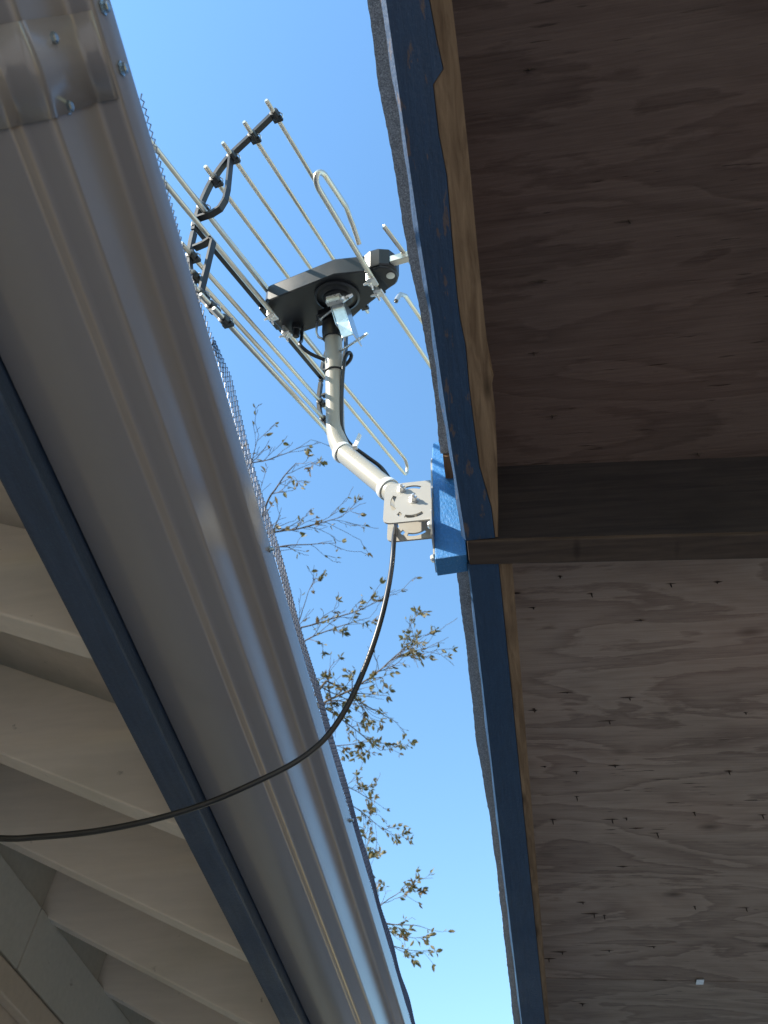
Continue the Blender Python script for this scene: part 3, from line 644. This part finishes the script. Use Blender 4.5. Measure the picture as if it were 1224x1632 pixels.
# raised nose pad, pale cap, round turntable under the housing
mb = MB(); nose = [(0.118, -0.0885), (0.1335, -0.0885), (0.148, -0.080), (0.1545, -0.063), (0.1525, -0.048), (0.143, -0.036), (0.128, -0.030)]
mb.prism(nose, HU - 0.004, HU + 0.004, id3); ap(mb, 'nose_pad', 'black', hous, bevel=0.002)
mb = MB(); mb.lathe([(0.0078, 0), (0.0078, 0.0015), (0.0060, 0.0022)], 20, lambda a, b2, h: Vector((0.1432 + a, -0.0615 + b2, HU - 0.004 - h))); ap(mb, 'round_cap', 'cap', hous, smooth=True)
mb = MB(); RC = (0.0285, -0.044)
mb.lathe([(0.043, 0.001), (0.043, -0.004), (0.0385, -0.006), (0.0375, -0.003), (0.034, -0.003), (0.030, -0.0035), (0.026, -0.007), (0.0255, -0.012), (0.016, -0.014)], 36, lambda a, b2, h: Vector((RC[0] + a, RC[1] + b2, HU + h)))
ap(mb, 'turntable', 'black', hous, smooth=True, angle=35)
# knuckle between the turntable and the pole
mb = MB(); mb.lathe([(0.0205, HU - 0.012), (0.0215, HU - 0.022), (0.0215, -0.020), (0.0195, -0.034)], 24, lambda a, b2, h: Vector((0.001 + a, -0.001 + b2, h)))
ap(mb, 'knuckle', 'black', smooth=True)
mb = MB(); mb.prism([(-0.020, -0.030), (0.034, -0.034), (0.040, -0.010), (0.02, 0.012), (-0.020, 0.012)], 0.004, HU - 0.008, id3); ap(mb, 'knuckle_cheek', 'black', bevel=0.003)
# galvanised clamp channel with u-bolt, wing nut and long bolt
mb = MB()
cp = [(0.0160, 0.0150), (0.0385, 0.0170), (0.0655, -0.0780), (0.0450, -0.0800)]
def slab(p, q, w0, w1, t):
    d = Vector((q[0] - p[0], 0, q[1] - p[1])).normalized(); nn = Vector((-d.z, 0, d.x)) * t
    P = []
    for off in (Vector((0, 0, 0)), nn):
        for (c, w) in ((p, w0), (q, w0), (q, w1), (p, w1)): P.append(Vector((c[0], w, c[1])) + off)
    mb.hexa(P)
mb.add([(x, -0.0520, a) for x, a in cp] + [(x, -0.0500, a) for x, a in cp], [(3, 2, 1, 0), (4, 5, 6, 7)] + [(i, (i + 1) % 4, 4 + (i + 1) % 4, 4 + i) for i in range(4)])
slab(cp[1], cp[2], -0.0525, -0.012, 0.002); slab((0.0140, 0.0120), (0.0300, -0.0450), -0.0498, -0.010, 0.002)
ap(mb, 'clamp_channel', 'steel', bevel=0.0006)
mb = MB()
for a0, a1, w0, w1 in ((0.0125, 0.0145, -0.064, -0.0525), (0.0010, 0.0125, -0.064, -0.062), (-0.0010, 0.0010, -0.064, -0.0525)):
    mb.box(0.0150, 0.0430, w0, w1, a0, a1)
ap(mb, 'clamp_lip', 'chrome', bevel=0.0006)
def wing_nut(c, ax, s=1.0, nm='wing_nut', mat='steel', parent=None):
    c = Vector(c); ax = Vector(ax).normalized(); u = ax.orthogonal().normalized(); w = ax.cross(u)
    conv = lambda a, b2, h: c + u * a + w * b2 + ax * h
    mb = MB(); mb.lathe([(0.0050 * s, 0), (0.0042 * s, 0.006 * s), (0.0028 * s, 0.0065 * s)], 10, conv)
    for q in (-1, 1):
        mb.tube([conv(q * 0.003 * s, 0, 0.003 * s), conv(q * 0.009 * s, 0, 0.008 * s), conv(q * 0.0125 * s, 0, 0.013 * s)], [0.0026 * s, 0.0034 * s, 0.0022 * s], 8)
    return ap(mb, nm, mat, parent, smooth=True)
mb = MB(); mb.tube([(-0.018, -0.020, 0.004), (0.058, -0.058, 0.0025)], 0.0026, 10); ap(mb, 'clamp_bolt', 'steel', smooth=True)
wing_nut((0.0445, -0.057, 0.003), (0.93, -0.35, -0.05), 1.25, mat='chrome')
mb = MB(); mb.tube([(-0.010, 0.012, -0.066), (0.092, -0.044, -0.078)], 0.0024, 10); ap(mb, 'clamp_bolt', 'steel', smooth=True)
wing_nut((0.0690, -0.031, -0.075), (0.88, -0.45, -0.1), 0.75)
mb = MB(); mb.tube([(-0.0245, -0.010, 0.030), (-0.0275, -0.014, 0.022), (-0.0275, -0.016, -0.022), (-0.0245, -0.012, -0.030), (-0.012, 0.004, -0.032)], 0.0024, 8); ap(mb, 'u_bolt', 'steel', smooth=True)
# rods of the curved reflector
WC, HL = -0.035, 0.272
CL = [(0.0108, 0.2515), (-0.0305, 0.2175), (-0.0700, 0.1850), (-0.1005, 0.1415), (-0.1200, 0.0850), (-0.1281, -0.0207), (-0.1187, -0.0667), (-0.1001, -0.1102), (-0.0762, -0.1428), (-0.0483, -0.1782)]
RR = 0.0043
for (b_, a_) in CL:
    mb = MB(); mb.tube([(b_, WC - HL, a_), (b_, WC - HL + 0.002, a_), (b_, WC + HL - 0.002, a_), (b_, WC + HL, a_)], [RR * 0.72, RR, RR, RR * 0.72], 10)
    ap(mb, 'reflector_rod', 'rod', smooth=True)
def spine(wpos):
    for seq, s_ in ((CL[:5], 1), (CL[5:], -1)):
        pts = [Vector((b_ - 0.006, wpos, a_)) for b_, a_ in seq]
        if s_ == 1: pts = [pts[0] + (pts[0] - pts[1]) * 0.25] + pts + [Vector((-0.1315, wpos, 0.034))]
        else: pts = [Vector((-0.1315, wpos, 0.030))] + pts + [pts[-1] + (pts[-1] - pts[-2]) * 0.2]
        sp_ = spline(pts, 5); mb = MB()
        for q in range(len(sp_) - 1):
            a, b2 = sp_[q], sp_[q + 1]; t = (b2 - a).normalized(); nn = Vector((t.z, 0, -t.x))
            for (e0, e1, f0, f1) in ((-0.0048, 0.0024, -0.0052, 0.0052),):
                mb.hexa([a + nn * e0 + Vector((0, f0, 0)), a + nn * e1 + Vector((0, f0, 0)), a + nn * e1 + Vector((0, f1, 0)), a + nn * e0 + Vector((0, f1, 0)),
                         b2 + nn * e0 + Vector((0, f0, 0)), b2 + nn * e1 + Vector((0, f0, 0)), b2 + nn * e1 + Vector((0, f1, 0)), b2 + nn * e0 + Vector((0, f1, 0))])
        bar = ap(mb, 'spine', 'black')
        for b_, a_ in seq:
            mb = MB(); mb.lathe([(0.0042, -0.007), (0.0078, -0.006), (0.0082, 0.006), (0.0066, 0.0078)], 10, lambda x, y, h: Vector((b_ + x, wpos + h, a_ + y)))
            mb.box(b_ - 0.007, b_ + 0.010, wpos + 0.004, wpos + 0.013, a_ - 0.006, a_ - 0.001)
            ap(mb, 'rod_clip', 'black', bar, smooth=True, angle=35)
            mb = MB(); mb.tube([(b_ + 0.0085, wpos + 0.012, a_ + 0.003), (b_ + 0.011, wpos + 0.007, a_ + 0.0035), (b_ + 0.0085, wpos + 0.001, a_ + 0.003)], 0.0011, 6)
            ap(mb, 'clip_spring', 'steel', bar)
    for br in ([(-0.072, 0.178), (-0.071, 0.108), (-0.0735, 0.082), (-0.082, 0.066), (-0.098, 0.060), (-0.126, 0.060)], [(-0.124, -0.006), (-0.106, -0.004), (-0.092, 0.002), (-0.088, -0.004), (-0.094, -0.058), (-0.100, -0.108)]):
        mb = MB(); sp_ = [Vector((x, wpos, a)) for x, a in br]
        for q in range(len(sp_) - 1):
            a, b2 = sp_[q], sp_[q + 1]; t = (b2 - a).normalized(); nn = Vector((t.z, 0, -t.x)); a = a - t * 0.001; b2 = b2 + t * 0.001
            P = []
            for e in (a, b2):
                for (s1, s2) in ((-1, -1), (1, -1), (1, 1), (-1, 1)): P.append(e + nn * 0.0022 * s1 + Vector((0, 0.0062 * s2, 0)))
            mb.hexa(P)
        ap(mb, 'spine_brace', 'black')
spine(WC - HL + 0.030); spine(WC + HL - 0.030)
# rear arm tying the spines to the housing
mb = MB()
mb.box(-0.1345, -0.120, WC - HL + 0.024, WC + HL - 0.024, 0.040, 0.052)
mb.box(-0.132, -0.108, -0.060, 0.010, 0.032, 0.050); ap(mb, 'rear_bar', 'black', bevel=0.002)
# folded dipoles: long rear one and short front one
def arc(p, q, bulge, n=10):
    p, q = Vector(p), Vector(q); c = (p + q) / 2; r = (p - q) / 2; b2 = Vector(bulge)
    return [c + r * math.cos(math.pi * i / n) + b2 * math.sin(math.pi * i / n) for i in range(n + 1)]
VB, VA0, VA1 = -0.1016, 0.0150, 0.0620
VL0, VL1 = -0.70, 0.655
mb = MB(); mb.tube([(VB, -0.050, VA0), (VB, VL0, VA0)] + arc((VB, VL0, VA0), (VB, VL0, VA1), (0, -0.026, 0))[1:-1] + [(VB, VL0, VA1), (VB - 0.012, WC, VA1 + 0.006), (VB, VL1, VA1)] + arc((VB, VL1, VA1), (VB, VL1, VA0), (0, 0.026, 0))[1:-1] + [(VB, VL1, VA0), (VB, 0.006, VA0)], 0.0046, 12)
ap(mb, 'long_dipole', 'rod', smooth=True, angle=60)
UB, UA0 = 0.1135, 0.0165
mb = MB(); mb.tube([(UB, -0.056, UA0), (UB, -0.290, UA0)] + arc((UB, -0.290, UA0), (UB + 0.012, -0.290, UA0 + 0.022), (0, -0.020, 0))[1:-1] + [(UB + 0.012, -0.290, UA0 + 0.022), (UB + 0.004, -0.200, UA0 + 0.050), (UB - 0.002, -0.172, UA0 + 0.055), (UB - 0.002, -0.160, UA0 + 0.050), (UB, -0.146, UA0 + 0.034), (UB, -0.135, UA0 + 0.026)], 0.0046, 12)
ap(mb, 'short_dipole', 'rod', smooth=True, angle=60)
mb = MB(); mb.tube([(UB, -0.030, UA0), (UB + 0.010, 0.225, UA0)] + arc((UB + 0.010, 0.225, UA0), (UB + 0.010, 0.225, UA0 + 0.088), (0, 0.04, 0))[1:-1] + [(UB + 0.010, 0.225, UA0 + 0.088), (UB + 0.004, 0.085, UA0 + 0.084), (UB, 0.068, UA0 + 0.076), (UB - 0.002, 0.058, UA0 + 0.060), (UB - 0.002, 0.048, UA0 + 0.044)], 0.0046, 12)
ap(mb, 'short_dipole', 'rod', smooth=True, angle=60)
mb = MB(); mb.lathe([(0.0035, 0), (0.0035, 0.001)], 10, lambda a, b2, h: Vector((UB - 0.002 + a, 0.0475 + b2 * 0.6, UA0 + 0.0430 - h))); ap(mb, 'end_plug', 'black')
# terminal clamps with wing nuts under the housing
for (x, w) in ((UB, -0.073), (UB, -0.040), (VB, -0.054), (VB, 0.004)):
    mb = MB(); mb.box(x - 0.007, x + 0.007, w - 0.010, w + 0.010, 0.0085, 0.0115); mb.box(x - 0.010, x - 0.0045, w - 0.009, w + 0.009, 0.0085, HU + 0.001)
    tc = ap(mb, 'terminal_clamp', 'chrome', bevel=0.001); wing_nut((x - 0.006, w, 0.0085), (-0.25, -0.1, -0.95), 0.75, mat='chrome', parent=tc)
# boom stub and director in front of the nose
mb = MB(); mb.box(0.150, 0.215, -0.084, -0.070, HU + 0.006, HU + 0.020); ap(mb, 'boom', 'rod', bevel=0.001)
mb = MB(); mb.tube([(0.1660, -0.152, HU + 0.022), (0.1668, -0.150, HU + 0.022), (0.186, -0.004, HU + 0.022), (0.186, -0.002, HU + 0.022)], [RR * .7, RR, RR, RR * .7], 10); ap(mb, 'director_rod', 'rod', smooth=True)
# coax outlet on the underside
mb = MB(); mb.lathe([(0.0095, HU + 0.001), (0.0095, HU - 0.010), (0.0075, HU - 0.012), (0.0070, HU - 0.026), (0.005, HU - 0.028)], 14, lambda a, b2, h: Vector((-0.084 + a, 0.006 + b2, h))); ap(mb, 'cable_outlet', 'black', hous, smooth=True, angle=40)

# ---------------------------------------------------------------- coaxial cable and ties
pts = spline(COAX_UP + COAX_LEG + COAX_DN + [(-0.93, 0.79, 2.20), (-1.085, 0.78, 2.27), (-1.146, 0.78, 2.31)], 8)   # runs on to the house wall
mb = MB(); mb.tube(pts, 0.0039, 12)
tag(mb.build('coaxial_cable', 'cable', smooth=True), 'black coaxial cable drooping from the antenna across the gutter', 'cable')
def tie(c, ax, r, mat, w, label, tail=None, name='cable_tie'):
    c = Vector(c); ax = Vector(ax).normalized(); u = ax.orthogonal().normalized(); v = ax.cross(u)
    conv = lambda a, b2, h: c + u * a + v * b2 + ax * h
    root = empty(name, c); tag(root, label, 'cable tie', 'cable ties on the mast')
    mb = MB(); n = 32
    prof = [(r - 0.002, -w), (r + 0.0014, -w), (r + 0.0020, -w * 0.6), (r + 0.0020, w * 0.6), (r + 0.0014, w), (r - 0.002, w)]
    mb.add([conv(rr * math.cos(2 * math.pi * j / n), rr * math.sin(2 * math.pi * j / n), h) for j in range(n) for rr, h in prof],
           [(j * 6 + k, j * 6 + (k + 1) % 6, ((j + 1) % n) * 6 + (k + 1) % 6, ((j + 1) % n) * 6 + k) for j in range(n) for k in range(6)])
    o = mb.build('strap', mat, root, smooth=True, angle=40); o.matrix_parent_inverse = root.matrix_basis.inverted()
    if tail:
        a, b2 = Vector(tail[0]), Vector(tail[1]); t = (b2 - a).normalized(); s_ = t.cross(ax).normalized()
        mb = MB(); P = []
        for e, k in ((a, 1), (b2, 0.9)):
            for (q1, q2) in ((-1, -1), (1, -1), (1, 1), (-1, 1)): P.append(e + ax * w * q1 * k + s_ * 0.0013 * q2)
        mb.hexa(P)
        h = a; mb.box(h.x - 0.004, h.x + 0.004, h.y - 0.004, h.y + 0.004, h.z - 0.004, h.z + 0.004)
        o = mb.build('tail', mat, root); o.matrix_parent_inverse = root.matrix_basis.inverted()
tie(BN - d0 * 0.030, d0, MR + 0.0006, 'white', 0.0058, 'white nylon cable tie at the bend of the mast, its tail sticking out', (TIE_TAIL[0], TIE_TAIL[1]))
tie(L0 + d0 * 0.046, d0, MR + 0.0006, 'white', 0.0060, 'white nylon cable tie on the mast next to the slotted bracket')
tie(OT - d1 * 0.118, d1 + Vector((0.0, -0.0, -0.12)), MR + 0.0006, 'black', 0.0016, 'thin black cable tie around the upper part of the mast')

# ---------------------------------------------------------------- trees beyond the house
def build_tree(name, label, base, crotch, limbs, seed, leaf_n, leaf_s, group='leafy trees beyond the house'):
    rg = random.Random(seed); root = empty(name, base); tag(root, label, 'tree', group)
    wood = MB(); leaf = MB(); trunk = MB()
    base = Vector(base); crotch = Vector(crotch)
    tp = spline([base, base.lerp(crotch, 0.35) + Vector((0.12, -0.1, 0)), base.lerp(crotch, 0.7) + Vector((-0.1, 0.08, 0)), crotch], 5)
    k = len(tp); trunk.tube(tp, [0.17 - 0.11 * i / (k - 1) for i in range(k)], 12)
    def add_leaf(p, d, s):
        d = (d + Vector((rg.gauss(0, .6), rg.gauss(0, .6), rg.gauss(0, .5) - 0.35))).normalized()
        n = Vector((rg.gauss(0, 1), rg.gauss(0, 1), rg.gauss(0, 1))); n = (n - d * n.dot(d)).normalized(); w = d.cross(n)
        L = s * rg.uniform(0.6, 1.25); W_ = L * rg.uniform(0.16, 0.27); c = n * L * rg.uniform(-.12, .18)
        a = p + d * L * 0.12
        leaf.add([a, a + d * L * .3 + w * W_ + n * W_ * .5, a + d * L * .65 + w * W_ * .85 + n * W_ * .5 + c * .6, a + d * L + c, a + d * L * .65 - w * W_ * .85 + n * W_ * .5 + c * .6, a + d * L * .3 - w * W_ + n * W_ * .5, a + d * L * .5 + c * .3],
                 [(0, 1, 6), (1, 2, 6), (2, 3, 6), (0, 6, 5), (5, 6, 4), (4, 6, 3)])
    def grow(p, d, length, r, depth, leafy):
        n = max(3, int(length / 0.07)); pts_ = [p.copy()]; q = p.copy(); dd = d.normalized()
        for i in range(n):
            q_ = 0.06 if depth == 0 else 0.14
            dd = (dd + Vector((rg.gauss(0, q_), rg.gauss(0, q_), rg.gauss(0, q_ * 0.8)))).normalized()
            q = q + dd * (length / n); pts_.append(q.copy())
        rs = [max(r * (1 - 0.75 * i / n), 0.0026) for i in range(n + 1)]
        wood.tube(pts_, rs, 5 if depth else 7)
        if depth < 3:
            for i in range(1, n + 1):
                if rg.random() < (0.60, 0.46, 0.24)[depth]:
                    ax = Vector((rg.gauss(0, 1), rg.gauss(0, 1), rg.gauss(0, 1))).normalized()
                    nd_ = (dd * 0.7 + (pts_[i] - pts_[i - 1]).normalized() * 0.4 + ax * 0.75).normalized()
                    grow(pts_[i], nd_, length * rg.uniform(0.20, 0.42), max(rs[i] * 0.62, 0.0018), depth + 1, leafy)
        if depth >= 1:
            for i in range(1, n + 1):
                if rg.random() < leafy * (0.42 if depth >= 2 else 0.2):
                    for _ in range(rg.choice((1, 1, 2, 3))): add_leaf(pts_[i], (pts_[i] - pts_[i - 1]).normalized(), leaf_s)
            if rg.random() < leafy * 1.1:
                for _ in range(rg.randint(1, 4)): add_leaf(pts_[-1], dd, leaf_s)
    for (a, b2, r, leafy) in limbs:
        a, b2 = Vector(a), Vector(b2)
        if (a - crotch).length > 0.05:
            lp = spline([crotch, crotch.lerp(a, 0.5) + Vector((0, 0, 0.15)), a], 4)
            wood.tube(lp, [max(0.05 - 0.035 * i / (len(lp) - 1), r) for i in range(len(lp))], 7)
        grow(a, b2 - a, (b2 - a).length, r, 0, leafy)
    for nm, mbx, mt in (('trunk', trunk, 'bark'), ('branches', wood, 'bark'), ('foliage', leaf, 'leaf')):
        o = mbx.build(nm, mt, root, smooth=(nm != 'foliage')); o.matrix_parent_inverse = root.matrix_basis.inverted()
        if nm == 'foliage': o['kind'] = 'stuff'
for a in TREES: build_tree(*a)
